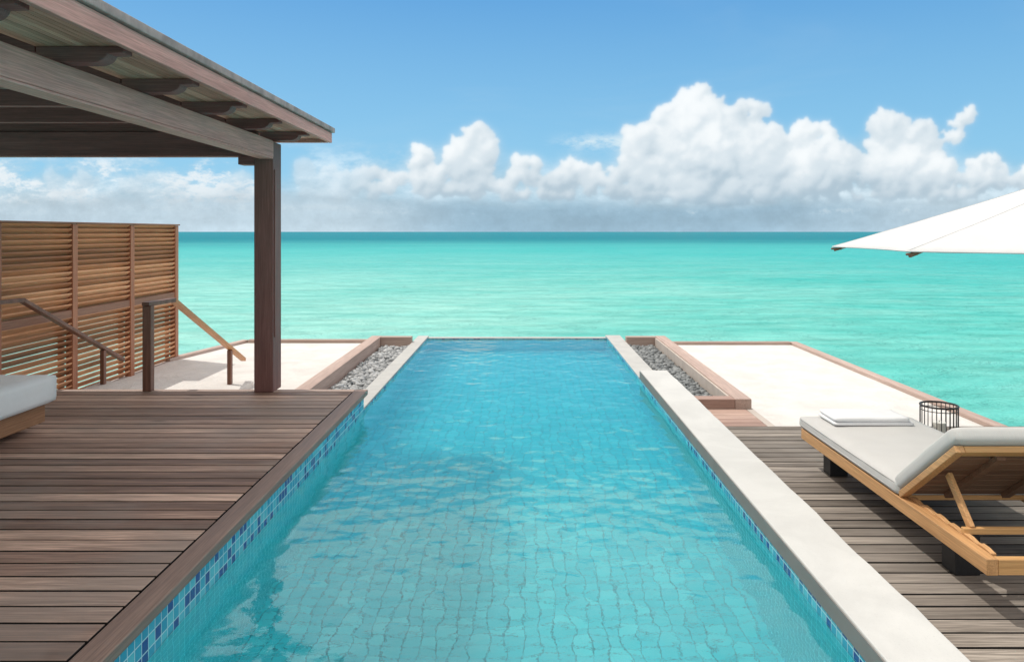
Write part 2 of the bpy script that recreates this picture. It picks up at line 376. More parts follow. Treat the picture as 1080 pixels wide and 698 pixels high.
# ---------------------------------------------------------------- mesh helpers
class MB:
    def __init__(s): s.v = []; s.f = []; s.uv = []
    def quad(s, pts, uvs=None):
        i = len(s.v); s.v += [tuple(p) for p in pts]; s.f.append(tuple(range(i, i + len(pts))))
        s.uv.append(uvs or [(0, 0)] * len(pts)); return s
    def box(s, a, b):
        (x0, y0, z0), (x1, y1, z1) = a, b
        return s.hexa([(x0, y0, z0), (x1, y0, z0), (x1, y1, z0), (x0, y1, z0), (x0, y0, z1), (x1, y0, z1), (x1, y1, z1), (x0, y1, z1)])
    def hexa(s, p):
        i = len(s.v); s.v += [tuple(q) for q in p]
        for f in ((0, 3, 2, 1), (4, 5, 6, 7), (0, 1, 5, 4), (1, 2, 6, 5), (2, 3, 7, 6), (3, 0, 4, 7)):
            s.f.append(tuple(i + k for k in f)); s.uv.append([(0, 0)] * 4)
        return s
    def bar(s, p, q, w, h, up=(0, 0, 1)):
        """square bar from p to q, w across, h along up"""
        p, q = Vector(p), Vector(q); d = (q - p).normalized(); u = Vector(up)
        sd = d.cross(u).normalized() * (w / 2); uu = sd.cross(d).normalized() * (h / 2)
        return s.hexa([p - sd - uu, p + sd - uu, q + sd - uu, q - sd - uu, p - sd + uu, p + sd + uu, q + sd + uu, q - sd + uu])
    def prism(s, poly, axis, a, b):
        """poly: 2D points; extruded along axis from a to b"""
        def P(u, v, w_): return {'X': (w_, u, v), 'Y': (u, w_, v), 'Z': (u, v, w_)}[axis]
        n = len(poly); i = len(s.v)
        s.v += [P(u, v, a) for u, v in poly] + [P(u, v, b) for u, v in poly]
        s.f.append(tuple(range(i, i + n))); s.uv.append([(0, 0)] * n)
        s.f.append(tuple(range(i + 2 * n - 1, i + n - 1, -1))); s.uv.append([(0, 0)] * n)
        for k in range(n):
            s.f.append((i + k, i + (k + 1) % n, i + n + (k + 1) % n, i + n + k)); s.uv.append([(0, 0)] * 4)
        return s
    def tube(s, pts, r, n=10, closed=False):
        pts = [Vector(p) for p in pts]; i0 = len(s.v); m_ = len(pts)
        for k, p in enumerate(pts):
            d = (pts[(k + 1) % m_] - pts[k - 1]) if closed else (pts[min(k + 1, m_ - 1)] - pts[max(k - 1, 0)])
            d.normalize(); a = d.cross(Vector((0, 0, 1)) if abs(d.z) < .95 else Vector((1, 0, 0))).normalized(); b = d.cross(a)
            rr = r[k] if isinstance(r, (list, tuple)) else r
            for j in range(n):
                t_ = 2 * math.pi * j / n; s.v.append(tuple(p + a * (math.cos(t_) * rr) + b * (math.sin(t_) * rr)))
        for k in range(m_ if closed else m_ - 1):
            for j in range(n):
                a0 = i0 + k * n; b0 = i0 + ((k + 1) % m_) * n
                s.f.append((a0 + j, a0 + (j + 1) % n, b0 + (j + 1) % n, b0 + j)); s.uv.append([(0, 0)] * 4)
        if not closed:
            s.f.append(tuple(i0 + j for j in range(n - 1, -1, -1))); s.uv.append([(0, 0)] * n)
            s.f.append(tuple(i0 + (m_ - 1) * n + j for j in range(n))); s.uv.append([(0, 0)] * n)
        return s

WOFF = {}
def tag(o, label=None, cat=None, group=None, kind=None):
    for k, v in (('label', label), ('category', cat), ('group', group), ('kind', kind)):
        if v: o[k] = v
    return o
def thing(name, loc, label, cat, group=None):
    o = bpy.data.objects.new(name, None); COL.objects.link(o); o.location = loc; o.empty_display_size = .2
    WOFF[o.name] = Vector(loc); return tag(o, label, cat, group)
def obj(name, mb, mat, parent=None, bevel=0, seg=2, smooth=False, loc=None):
    me = bpy.data.meshes.new(name)
    if isinstance(mb, MB):
        if parent is not None: off = WOFF[parent.name]
        else:
            xs = [v[0] for v in mb.v]; ys = [v[1] for v in mb.v]; zs = [v[2] for v in mb.v]
            off = Vector(((min(xs) + max(xs)) / 2, (min(ys) + max(ys)) / 2, min(zs))) if loc is None else Vector(loc)
        me.from_pydata([tuple(Vector(v) - off) for v in mb.v], [], mb.f)
        uvl = me.uv_layers.new(name='UVMap'); k = 0
        for f in mb.uv:
            for u in f: uvl.data[k].uv = u; k += 1
        bm = bmesh.new(); bm.from_mesh(me)
        if not getattr(mb, 'keep', False): bmesh.ops.recalc_face_normals(bm, faces=bm.faces)
        if bevel:
            ed = [e for e in bm.edges if len(e.link_faces) == 2 and e.calc_face_angle(0) > .5]
            bmesh.ops.bevel(bm, geom=ed, offset=bevel, segments=seg, profile=.5, affect='EDGES', clamp_overlap=True)
        bm.to_mesh(me); bm.free()
    else:
        bm = mb; off = WOFF[parent.name] if parent is not None else Vector(loc or (0, 0, 0))
        for v in bm.verts: v.co -= off
        bm.to_mesh(me); bm.free()
    if smooth:
        for p in me.polygons: p.use_smooth = True
    me.materials.append(mat)
    o = bpy.data.objects.new(name, me); COL.objects.link(o)
    if parent is not None: o.parent = parent; WOFF[o.name] = WOFF[parent.name]
    else: o.location = off; WOFF[o.name] = off.copy()
    return o
def struct(o): o['kind'] = 'structure'; return o

def cushion(x0, x1, y0, y1, z0, z1, r=.03, puff=.008, nx=14, ny=26, nz=4, seed=0, fn=None):
    """soft rounded pad with slight swelling and creases; fn maps points (for leaning pads)"""
    bm = bmesh.new(); bmesh.ops.create_cube(bm, size=1)
    def cuts(ax, n):
        ed = [e for e in bm.edges if abs((e.verts[0].co - e.verts[1].co)[ax]) > .01]
        bmesh.ops.subdivide_edges(bm, edges=ed, cuts=n, use_grid_fill=True)
    cuts(0, nx); cuts(1, ny); cuts(2, nz)
    sx, sy, sz = (x1 - x0) / 2, (y1 - y0) / 2, (z1 - z0) / 2
    for v in bm.verts:
        u = v.co * 2
        p = Vector((u.x * sx, u.y * sy, u.z * sz))
        c = Vector((max(-sx + r, min(sx - r, p.x)), max(-sy + r, min(sy - r, p.y)), max(-sz + r, min(sz - r, p.z))))
        d = p - c
        if d.length > 1e-6: p = c + d.normalized() * r
        e = (1 - u.x ** 4) * (1 - u.y ** 8)
        if u.z > .99: p.z += puff * e
        n = mn.noise(Vector((p.x * 5 + seed, p.y * 5, p.z * 6)))
        p.z += .0035 * n if u.z > 0 else 0; p.x += .003 * mn.noise(Vector((p.y * 9, p.z * 9, seed + 3)))
        v.co = p + Vector(((x0 + x1) / 2, (y0 + y1) / 2, (z0 + z1) / 2))
        if fn: v.co = fn(v.co)
    return bm

# ---------------------------------------------------------------- sea
def sea_material():
    m, t, b = material('sea_water')
    o = t.n('NewGeometry').outputs['Position']
    x, y, z = t.sep(o)
    r = t.m('SQRT', t.m('ADD', t.m('MULTIPLY', x, x), t.m('MULTIPLY', y, y)))
    ld = t.m('LOGARITHM', t.m('MAXIMUM', r, 1.0), 10.0)
    # ripples that grow with distance so the texture reads at every depth
    st = t.v('MULTIPLY', o, (.5, 1, 1))
    n1 = t.noise(st, .35, 5, .62, .4); n2 = t.noise(st, .06, 5, .6, .5); n3 = t.noise(st, .013, 5, .6, .3)
    sand_ = (.34, .68, .605); turq = (.075, .50, .445); deep = (.0, .17, .24)
    side = t.ss(t.m('DIVIDE', x, t.m('ADD', t.m('ABSOLUTE', y), 1)), -.35, .65)
    patch = t.m('ADD', t.m('MULTIPLY', side, .85), t.m('MULTIPLY', t.m('SUBTRACT', n2, .5), 1.5))
    patch = t.m('ADD', patch, t.m('MULTIPLY', t.m('SUBTRACT', n1, .5), 1.5))
    patch = t.m('ADD', patch, t.m('MULTIPLY', t.m('SUBTRACT', n3, .5), 1.0))
    c = t.mix(t.ss(patch, -.10, 1.10, lin=True), sand_, turq)
    ldn = t.m('ADD', ld, t.m('MULTIPLY', t.m('SUBTRACT', n3, .5), .35))
    c = t.mix(t.ss(ldn, 1.35, 2.15, 0, .85), c, (.05, .44, .455))
    c = t.mix(t.ss(ldn, 2.05, 2.52, 0, 1), c, deep)
    wv = t.noise(t.v('MULTIPLY', o, (.55, 1.15, 1)), 1.5, 5, .68, .5)
    wf = t.noise(t.v('MULTIPLY', o, (.45, 1.1, 1)), .25, 5, .65, .4)
    wt = t.m('ADD', t.ss(wv, .35, .62, .0, .5), t.ss(wf, .38, .6, .0, .5))
    c = t.mix(wt, t.mix(.34, c, (.02, .38, .35)), c)  # wave facet shading mixed into the colour as a darker tint
    st2 = t.v('MULTIPLY', o, (.55, 1.0, 1))
    h = t.m('ADD', t.m('MULTIPLY', t.noise(st2, 1.1, 6, .68, .6), 1.0), t.m('MULTIPLY', t.noise(st2, .16, 5, .6, .4), 3.0))
    m.node_tree.nodes.remove(b)
    bp = t.n('Bump'); bp.inputs['Strength'].default_value = 1.0; bp.inputs['Distance'].default_value = .5; t.put(bp.inputs['Height'], h)
    di = t.n('BsdfDiffuse'); t.put(di.inputs['Color'], c); t.put(di.inputs['Normal'], bp.outputs[0])
    gl = t.n('BsdfGlossy'); gl.inputs['Roughness'].default_value = .2; t.put(gl.inputs['Normal'], bp.outputs[0])
    fr = t.n('Fresnel'); fr.inputs['IOR'].default_value = 1.33; t.put(fr.inputs['Normal'], bp.outputs[0])
    mx = t.n('MixShader'); t.put(mx.inputs[0], t.m('MULTIPLY', fr.outputs[0], .30))
    t.put(mx.inputs[1], di.outputs[0]); t.put(mx.inputs[2], gl.outputs[0])
    m.node_tree.links.new(mx.outputs[0], m.node_tree.nodes['Material Output'].inputs[0])
    return m
M['sea'] = sea_material()
SEA = -1.3
mb = MB(); L = 30000
mb.quad([(-L, -2000, SEA), (L, -2000, SEA), (L, L, SEA), (-L, L, SEA)])
struct(obj('sea', mb, M['sea']))

# ---------------------------------------------------------------- pool
XL, XR, ZW, YN, YF, PD = -1.345, 1.19, -.03, -.6, 11.1, -.95
mb = MB(); mb.keep = True
mb.quad([(XL, YN, PD), (XR, YN, PD), (XR, YF, PD), (XL, YF, PD)], [(XL, YN), (XR, YN), (XR, YF), (XL, YF)])
struct(obj('pool_floor', mb, M['tile_floor'], loc=(0, 5, PD)))
mb = MB(); mb.keep = True
def wall(mb, p, q, z0, z1, u0, u1):
    mb.quad([(p[0], p[1], z0), (q[0], q[1], z0), (q[0], q[1], z1), (p[0], p[1], z1)], [(u0, z0), (u1, z0), (u1, z1), (u0, z1)])
wall(mb, (XL, YN), (XL, 6.6), PD, .12, YN, 6.6)
wall(mb, (XL, 6.6), (XL, YF), PD, -.01, 6.6, YF)
wall(mb, (XR, YF), (XR, YN), PD, .012, YF, YN)
wall(mb, (XL, YF), (XR, YF), PD, -.026, XL, XR)
wall(mb, (XR, YN), (XL, YN), PD, .1, XR, XL)
struct(obj('pool_wall', mb, M['tile_wall'], loc=(0, 5, PD)))
# copings: grey lip right, left (beyond the deck) and the overflow lip at the far end
mb = MB()
mb.box((XR + .004, YN, -.25), (1.405, YF + .12, .012))
mb.box((-1.50, 6.604, -.25), (XL - .004, YF + .12, .004))
mb.box((XL - .002, YF + .004, -.3), (XR + .002, YF + .12, -.012))
struct(obj('pool_coping', mb, M['coping'], bevel=.004))
mb = MB(); mb.box((-1.50, YF + .124, -1.2), (1.405, YF + .2, -.06))
struct(obj('overflow_wall', mb, M['coping']))

def water_sheet():
    me = bpy.data.meshes.new('pool_water')
    x0, x1, y0, y1 = XL - .003, XR + .003, YN - .003, YF + .003
    nx = 170; ys = []; y = y0
    while y < y1: ys.append(y); y += .016 if y < 5 else (.024 if y < 8 else .034)
    ys.append(y1)
    def h(x, y):
        a = mn.noise(Vector((x * 3.4, y * 2.9, .3))) * .0034
        b = mn.noise(Vector((x * 7.5 + 9, y * 6.5, 4.1))) * .0028
        c = mn.noise(Vector((x * 15 + 3, y * 14, 7.7))) * .0016
        return a + b + c
    vs = [(x0 + (x1 - x0) * i / nx, y, ZW + h(x0 + (x1 - x0) * i / nx, y)) for y in ys for i in range(nx + 1)]
    fs = [(j * (nx + 1) + i, j * (nx + 1) + i + 1, (j + 1) * (nx + 1) + i + 1, (j + 1) * (nx + 1) + i) for j in range(len(ys) - 1) for i in range(nx)]
    me.from_pydata(vs, [], fs)
    for p in me.polygons: p.use_smooth = True
    o = bpy.data.objects.new('pool_water', me); COL.objects.link(o)
    m = bpy.data.materials.new('pool_water'); m.use_nodes = True; t = NT(m.node_tree); m.node_tree.nodes.clear()
    o_ = t.n('TexCoord').outputs['Object']
    g = t.n('BsdfGlass'); g.inputs['IOR'].default_value = 1.33; g.inputs['Roughness'].default_value = 0.0
    g.inputs['Color'].default_value = (.93, 1, 1, 1)
    bump(t, g, t.m('ADD', t.noise(t.v('MULTIPLY', o_, (.8, 1.1, 1)), 17, 3, .55, .5), t.m('MULTIPLY', t.noise(o_, 46, 2, .5), .22)), .0011, 1.0)
    ou = t.n('OutputMaterial'); m.node_tree.links.new(g.outputs[0], ou.inputs[0])
    me.materials.append(m)
    return o
MNEE = False
water = struct(water_sheet())
if MNEE:
    water.cycles.is_caustics_caster = True
    for n in ('pool_floor', 'pool_wall'): bpy.data.objects[n].cycles.is_caustics_receiver = True
    sun.data.cycles.is_caustics_light = True

# stone slab ledge on the right
mb = MB(); y = YN; prev = None; N = 70
ys = [YN + (7.88 - YN) * k / N for k in range(N + 1)]
def xo(y): return 1.466 + .010 * mn.noise(Vector((0, y * 1.9, 5))) + .006 * mn.noise(Vector((2, y * 6, 1)))
for a, b in zip(ys[:-1], ys[1:]):
    mb.quad([(XR, a, .1), (xo(a), a, .1), (xo(b), b, .1), (XR, b, .1)])
    mb.quad([(xo(a), a, .016), (XR, a, .016), (XR, b, .016), (xo(b), b, .016)])
    mb.quad([(XR, a, .016), (XR, a, .1), (XR, b, .1), (XR, b, .016)])
    mb.quad([(xo(a), a, .1), (xo(a), a, .016), (xo(b), b, .016), (xo(b), b, .1)])
for a in (ys[0], ys[-1]): mb.quad([(XR, a, .016), (xo(a), a, .016), (xo(a), a, .1), (XR, a, .1)])
def weld(o):
    bm = bmesh.new(); bm.from_mesh(o.data); bmesh.ops.remove_doubles(bm, verts=bm.verts, dist=.0005)
    bmesh.ops.recalc_face_normals(bm, faces=bm.faces); return bm
slab = obj('stone_ledge', mb, M['slab'])
bm = weld(slab); ed = [e for e in bm.edges if len(e.link_faces) == 2 and e.calc_face_angle(0) > .8]
bmesh.ops.bevel(bm, geom=ed, offset=.006, segments=2, profile=.5, affect='EDGES'); bm.to_mesh(slab.data); bm.free()
mb = MB(); mb.box((1.184, YN, .019), (1.189, 7.87, .093)); obj('edge_band', mb, M['edge_band'], slab)  # thin darker grey strip over the slab's pool-side face
tag(slab, 'long raised cream stone slab along the right edge of the pool', 'ledge')

# ---------------------------------------------------------------- decks
def boards(mb, x0, x1, y0, y1, ztop, pitch, gap, th=.028, breaks=(), jit=.0, x0f=None):
    y = y1
    while y - pitch > y0 - pitch:
        a, b = y - pitch + gap / 2, y - gap / 2
        xs = [x0 + random.uniform(-jit, jit)] + sorted(bx + random.uniform(-.4, .4) for bx in breaks) + [x1]
        for l, r_ in zip(xs[:-1], xs[1:]):
            dz = random.uniform(-.0015, .0015)
            mb.box((l + .0015, a, ztop - th + dz), (r_ - .0015, b, ztop + dz))
        y -= pitch
DL, YE = .165, 6.6
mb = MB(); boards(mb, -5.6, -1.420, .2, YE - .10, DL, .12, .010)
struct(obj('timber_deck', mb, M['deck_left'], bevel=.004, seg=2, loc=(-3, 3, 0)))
mb = MB()
mb.box((-1.415, YN, DL - .045), (-1.31, YE, DL))
struct(obj('deck_trim', mb, M['trim'], bevel=.006))
mb = MB(); mb.box((-5.6, YE - .098, DL - .05), (-1.417, YE - .001, DL + .001)); mb.box((-5.6, YE - .03, -.6), (-1.51, YE - .003, DL - .052))
struct(obj('deck_edge', mb, M['edge_x'], bevel=.004))
mb = MB(); mb.box((-5.6, .0, -.6), (XL - .005, YE - .035, DL - .05))
struct(obj('deck_base', mb, M['dark_void']))
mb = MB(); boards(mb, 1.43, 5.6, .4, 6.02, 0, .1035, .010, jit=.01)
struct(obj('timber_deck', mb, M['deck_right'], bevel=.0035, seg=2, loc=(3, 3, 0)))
mb = MB(); mb.box((1.41, .2, -.6), (5.6, 6.0, -.04)); struct(obj('deck_base', mb, M['dark_void']))
mb = MB(); boards(mb, 1.415, 1.90, 6.03, 6.62, -.004, .118, .008); struct(obj('timber_walkway', mb, M['red_plank'], bevel=.003, seg=1, loc=(1.6, 6.3, 0)))
mb = MB(); mb.box((1.41, 6.025, -.6), (1.90, 6.62, -.045)); struct(obj('walkway_base', mb, M['dark_void']))
mb = MB(); mb.box((1.905, 6.03, -.5), (1.965, 6.66, -.006)); struct(obj('stone_kerb', mb, M['curb'], bevel=.004))

# ---------------------------------------------------------------- sand terraces with timber edging
SZ = -.2
def sand(poly, name='sand_terrace'):
    bm = bmesh.new(); vs = [bm.verts.new((x, y, SZ)) for x, y in poly]; f = bm.faces.new(vs)
    r = bmesh.ops.extrude_face_region(bm, geom=[f])
    for v in [g for g in r['geom'] if isinstance(g, bmesh.types.BMVert)]: v.co.z -= .9
    bmesh.ops.recalc_face_normals(bm, faces=bm.faces)
    return struct(obj(name, bm, M['sand'], loc=(poly[0][0], poly[0][1], SZ)))
sand([(-2.07, 6.605), (-2.07, 11.9), (-4.22, 11.9), (-4.60, 10.46), (-4.75, 10.46), (-4.75, 6.605)])
sand([(1.97, 6.025), (4.04, 6.025), (4.04, 11.7), (1.97, 11.7)])
mb = MB(); mb.box((-4.6, 6.61, -.35), (-2.95, 8.55, -.135)); struct(obj('stone_landing', mb, M['sand'], bevel=.01))
e1 = thing('timber_edging', (-3.1, 11.9, SZ), 'timber edging along the far and left sides of the left sand terrace', 'edging', None)
mb = MB(); mb.box((-4.2, 11.9, -.9), (-2.08, 12.00, -.15)); obj('far_board', mb, M['edge_x'], e1, bevel=.008)
mb = MB(); mb.bar((-4.27, 12.00, -.46), (-4.66, 10.2, -.46), .10, .60); obj('side_board', mb, M['edge_y'], e1, bevel=.008)
e2 = thing('timber_edging', (3.1, 11.7, SZ), 'timber edging along the far and right sides of the right sand terrace', 'edging', None)
mb = MB(); mb.box((1.98, 11.7, -.9), (4.04, 11.80, -.155)); obj('far_board', mb, M['edge_x'], e2, bevel=.008)
mb = MB(); mb.box((4.045, 5.9, -.9), (4.16, 11.80, -.16)); obj('side_board', mb, M['edge_y'], e2, bevel=.008)

# ---------------------------------------------------------------- pebble beds
def pebbles(x0, x1, y0, y1, z, n, mat, label, seed, cat='pebbles'):
    rnd = random.Random(seed)
    ico = bmesh.new(); bmesh.ops.create_icosphere(ico, subdivisions=2, radius=1)
    bv = [v.co.copy() for v in ico.verts]; bf = [[v.index for v in f.verts] for f in ico.faces]; ico.free()
    vs, fs = [], []
    pts = []
    tries = 0
    while len(pts) < n and tries < n * 40:
        tries += 1
        s = rnd.uniform(.022, .042); p = (rnd.uniform(x0 + s, x1 - s), rnd.uniform(y0 + s, y1 - s))
        if all((p[0] - q[0]) ** 2 + (p[1] - q[1]) ** 2 > (.62 * (s + q[2])) ** 2 for q in pts): pts.append((p[0], p[1], s))
    for (x, y, s) in pts:
        sc = Vector((s * rnd.uniform(.9, 1.3), s * rnd.uniform(.7, 1.0), s * rnd.uniform(.5, .75)))
        rot = Matrix.Rotation(rnd.uniform(0, 6.3), 3, 'Z') @ Matrix.Rotation(rnd.uniform(-.5, .5), 3, 'X') @ Matrix.Rotation(rnd.uniform(-.5, .5), 3, 'Y')
        zz = z + rnd.uniform(-.012, .016); i = len(vs); so = rnd.uniform(0, 50)
        for v in bv:
            k = 1 + .18 * mn.noise(v * 1.2 + Vector((so, 0, 0)))
            vs.append(tuple(rot @ Vector((v.x * sc.x * k, v.y * sc.y * k, v.z * sc.z * k)) + Vector((x, y, zz))))
        fs += [tuple(i + k for k in f) for f in bf]
    m_ = MB(); m_.v = vs; m_.f = fs; m_.uv = [[(0, 0)] * 3] * len(fs); m_.keep = True
    o = obj('pebbles', m_, mat, smooth=True)
    return tag(o, label, cat, kind='stuff')
bedL = thing('pebble_bed', (-1.78, 8.6, -.1), 'timber framed pebble bed left of the pool beside the left coping', 'planter', None)
mb = MB(); mb.box((-2.06, 6.606, -.4), (-1.92, 10.65, .08)); obj('side_timber', mb, M['edge_y'], bedL, bevel=.006)
mb = MB(); mb.box((-1.918, 10.52, -.4), (-1.502, 10.65, .078)); obj('end_timber', mb, M['edge_x'], bedL, bevel=.006)
mb = MB(); mb.box((-1.917, 6.606, -.4), (-1.503, 10.518, -.075)); obj('bed_base', mb, M['dark_void'], bedL)
bedR = thing('pebble_bed', (1.62, 8.6, -.1), 'timber framed pebble bed right of the pool beside the stone slab', 'planter', None)
mb = MB(); mb.box((1.81, 6.62, -.4), (1.95, 10.65, .08)); obj('side_timber', mb, M['edge_y'], bedR, bevel=.006)
mb = MB(); mb.box((1.407, 10.52, -.4), (1.808, 10.65, .078)); obj('end_timber', mb, M['edge_x'], bedR, bevel=.006)
mb = MB(); mb.box((1.47, 6.62, -.02), (1.808, 6.76, .078)); obj('end_timber', mb, M['red_plank'], bedR, bevel=.006)
mb = MB(); mb.box((1.409, 6.765, -.4), (1.806, 10.516, -.075)); obj('bed_base', mb, M['dark_void'], bedR)
mb = MB(); mb.box((1.790, 6.766, -.3), (1.8095, 10.515, .066)); obj('liner', mb, M['curb'], bedR)
pebbles(-1.91, -1.505, 6.62, 10.51, -.055, 1100, M['pebble_left'], 'light grey pebbles filling the bed left of the pool', 3)
pebbles(1.41, 1.785, 6.77, 10.51, -.045, 1050, M['pebble_right'], 'dark grey pebbles filling the bed right of the pool', 5)

# ---------------------------------------------------------------- pergola
pg = thing('pergola', (-2.15, 6.48, DL), 'dark timber pergola with overhanging roof and square post on the left deck', 'pergola')
PX = -2.07                                  # right face of beam and post
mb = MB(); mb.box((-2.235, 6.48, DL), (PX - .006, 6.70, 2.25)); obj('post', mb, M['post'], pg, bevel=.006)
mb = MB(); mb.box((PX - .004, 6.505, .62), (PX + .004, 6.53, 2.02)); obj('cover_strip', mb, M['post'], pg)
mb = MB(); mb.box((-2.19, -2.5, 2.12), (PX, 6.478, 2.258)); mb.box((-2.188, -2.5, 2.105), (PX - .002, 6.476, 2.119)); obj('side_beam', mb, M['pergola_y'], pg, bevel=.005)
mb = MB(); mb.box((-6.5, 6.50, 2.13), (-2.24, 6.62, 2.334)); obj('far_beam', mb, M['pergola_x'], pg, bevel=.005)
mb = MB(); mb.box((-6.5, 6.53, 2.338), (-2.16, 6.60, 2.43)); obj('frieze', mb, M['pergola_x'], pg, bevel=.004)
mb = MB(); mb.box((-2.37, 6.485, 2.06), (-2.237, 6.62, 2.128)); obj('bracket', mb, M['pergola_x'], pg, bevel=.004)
for k in range(-3, 6):
    yc = 2.80 + .748 * k
    if k < -1: continue
    # rafter tail with a curved cut, over the side beam
    prof = [(-2.19, 2.262), (-1.93, 2.262)]
    for q in range(1, 7):
        a = q / 6 * math.pi / 2
        prof.append((-1.93 + .06 * math.sin(a) ** 1.3, 2.262 + .042 * (1 - math.cos(a)) * 1.0))
    prof += [(-1.80, 2.306), (-1.80, 2.335), (-2.19, 2.335)]
    mb = MB(); mb.prism(prof, 'Y', yc - .045, yc + .045); obj('rafter_tail', mb, M['pergola_x'], pg, bevel=.003, seg=1)
    if 0 < k < 5:
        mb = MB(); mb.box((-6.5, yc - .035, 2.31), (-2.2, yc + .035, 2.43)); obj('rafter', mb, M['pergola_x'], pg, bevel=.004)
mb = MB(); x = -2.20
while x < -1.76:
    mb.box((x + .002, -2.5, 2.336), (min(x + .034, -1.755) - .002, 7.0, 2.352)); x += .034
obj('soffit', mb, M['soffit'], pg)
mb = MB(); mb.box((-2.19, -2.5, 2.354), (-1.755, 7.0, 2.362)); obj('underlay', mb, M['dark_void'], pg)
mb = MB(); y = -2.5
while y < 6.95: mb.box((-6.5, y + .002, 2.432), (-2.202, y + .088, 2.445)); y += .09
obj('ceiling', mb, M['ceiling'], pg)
mb = MB(); mb.box((-1.752, -2.5, 2.302), (-1.722, 7.04, 2.392)); mb.box((-6.5, 7.01, 2.302), (-1.754, 7.04, 2.392)); obj('fascia', mb, M['pergola_y'], pg, bevel=.004)
mb = MB(); mb.hexa([(-6.5, -2.5, 2.46), (-1.70, -2.5, 2.394), (-1.70, 7.065, 2.394), (-6.5, 7.065, 2.46), (-6.5, -2.5, 2.9), (-1.70, -2.5, 2.438), (-1.70, 7.065, 2.438), (-6.5, 7.065, 2.9)])
obj('roof', mb, M['roof'], pg, bevel=.006)

# ---------------------------------------------------------------- louvred privacy screen
FX = -4.65
sc_ = thing('privacy_screen', (FX, 8.4, SZ), 'louvred timber privacy screen left of the sand terrace', 'fence')
PY = [10.38 - 1.18 * k for k in range(5)]
FT, FB = 1.60, -.21
for k, yy in enumerate(PY):
    mb = MB(); mb.box((FX - .03, yy - .045, FB), (FX + .045, yy + .045, FT - .02)); obj('post', mb, M['screen_post'], sc_, bevel=.004)
mb = MB(); mb.box((FX - .06, PY[-1] - .06, FT - .018), (FX + .06, PY[0] + .06, FT)); obj('top_cap', mb, M['screen_rail'], sc_, bevel=.003)
mb = MB(); mb.box((FX - .02, PY[-1], .62), (FX + .035, PY[0], .70)); obj('middle_rail', mb, M['screen_rail'], sc_, bevel=.003)
for a, b in zip(PY[1:], PY[:-1]):
    for (z0, z1) in ((FB + .02, .62), (.70, FT - .02)):
        mb = MB(); n = int((z1 - z0) / .055)
        for i in range(n):
            zc = z0 + (z1 - z0) * (i + .5) / n
            mb.bar((FX, a + .046, zc), (FX, b - .046, zc), .094, .013, up=(-math.sin(R(40 + random.uniform(-3, 3))), 0, math.cos(R(40))))
        obj('louvre_panel', mb, M['slat'], sc_)
    mb = MB(); mb.box((FX - .045, b - .16, FB), (FX - .006 - .03, b - .05, FT - .02)); obj('stile', mb, M['screen_rail'], sc_, bevel=.003)

# ---------------------------------------------------------------- handrails down to the sand
def handrail(x, label, top):
    t = thing('handrail', (x, 6.55, DL if True else 0), label, 'handrail', 'handrails of the steps down to the sand')
    mb = MB(); mb.box((x - .035, 6.50, DL), (x + .035, 6.57, .88)); obj('post', mb, M['rail_dark'], t, bevel=.005)
    mb = MB(); mb.box((x - .022, 8.33, -.135), (x + .022, 8.38, .232)); obj('post', mb, M['rail_dark'], t, bevel=.004)
    mb = MB(); mb.prism([(6.48, .882), (6.48, .914), (6.998, .906), (6.988, .868), (6.60, .878)], 'X', x - .031, x + .031)
    obj('rail_cap', mb, M['rail_dark'], t, bevel=.005)
    mb = MB(); mb.prism([(7.0, .905), (8.76, .085), (8.76, .045), (6.99, .868)], 'X', x - .03, x + .03)
    obj('rail', mb, top, t, bevel=.006)
    return t
handrail(-3.14, 'timber handrail nearer the pergola post with a tall square post', M['rail_light'])
handrail(-4.50, 'timber handrail in front of the louvred privacy screen', M['rail_dark'])

# ---------------------------------------------------------------- daybed
db = thing('daybed', (-3.85, 4.4, DL), 'low daybed with a white mattress on a timber base at the left edge', 'daybed')
mb = MB(); mb.box((-4.6, 3.0, .215), (-3.235, 5.28, .335)); obj('base', mb, M['daybed_wood'], db, bevel=.008)
for (x, y) in ((-4.45, 3.2), (-4.45, 5.0), (-3.5, 3.2), (-3.5, 5.0)):
    mb = MB(); mb.box((x - .06, y - .06, DL), (x + .06, y + .06, .213)); obj('leg', mb, M['black'], db)
obj('mattress', cushion(-4.62, -3.195, 2.95, 5.36, .337, .527, .028, .012, 16, 24, 4, 2), M['daybed_fabric'], db, smooth=True)

# ---------------------------------------------------------------- sun lounger
lx0, lx1 = 1.79, 2.50
lg = thing('sun_lounger', (2.14, 4.0, 0), 'teak sun lounger with pale cushion and raised backrest on the right deck', 'sun lounger')
def rail_mb(x0, x1):
    m_ = MB(); m_.box((x0, 3.0, .175), (x1, 5.0, .24)); return m_
for x0, x1 in ((lx0, lx0 + .045), (lx1 - .045, lx1)):
    obj('side_rail', rail_mb(x0, x1), M['teak_y'], lg, bevel=.004)
for y0, y1 in ((3.0, 3.035), (4.965, 5.0)):
    mb = MB(); mb.box((lx0 + .0455, y0, .177), (lx1 - .0455, y1, .238)); obj('end_rail', mb, M['teak_x'], lg, bevel=.003)
for x in (lx0 + .10, lx1 - .21):
    for y in (3.40, 4.78):
        mb = MB(); mb.box((x, y, 0), (x + .11, y + .11, .176)); obj('foot', mb, M['black'], lg, bevel=.003)
mb = MB()
for k in range(11):
    y = 3.74 + k * .112; mb.box((lx0 + .046, y, .212), (lx1 - .046, y + .085, .236))
obj('seat_slats', mb, M['teak_x'], lg, bevel=.002, seg=1)
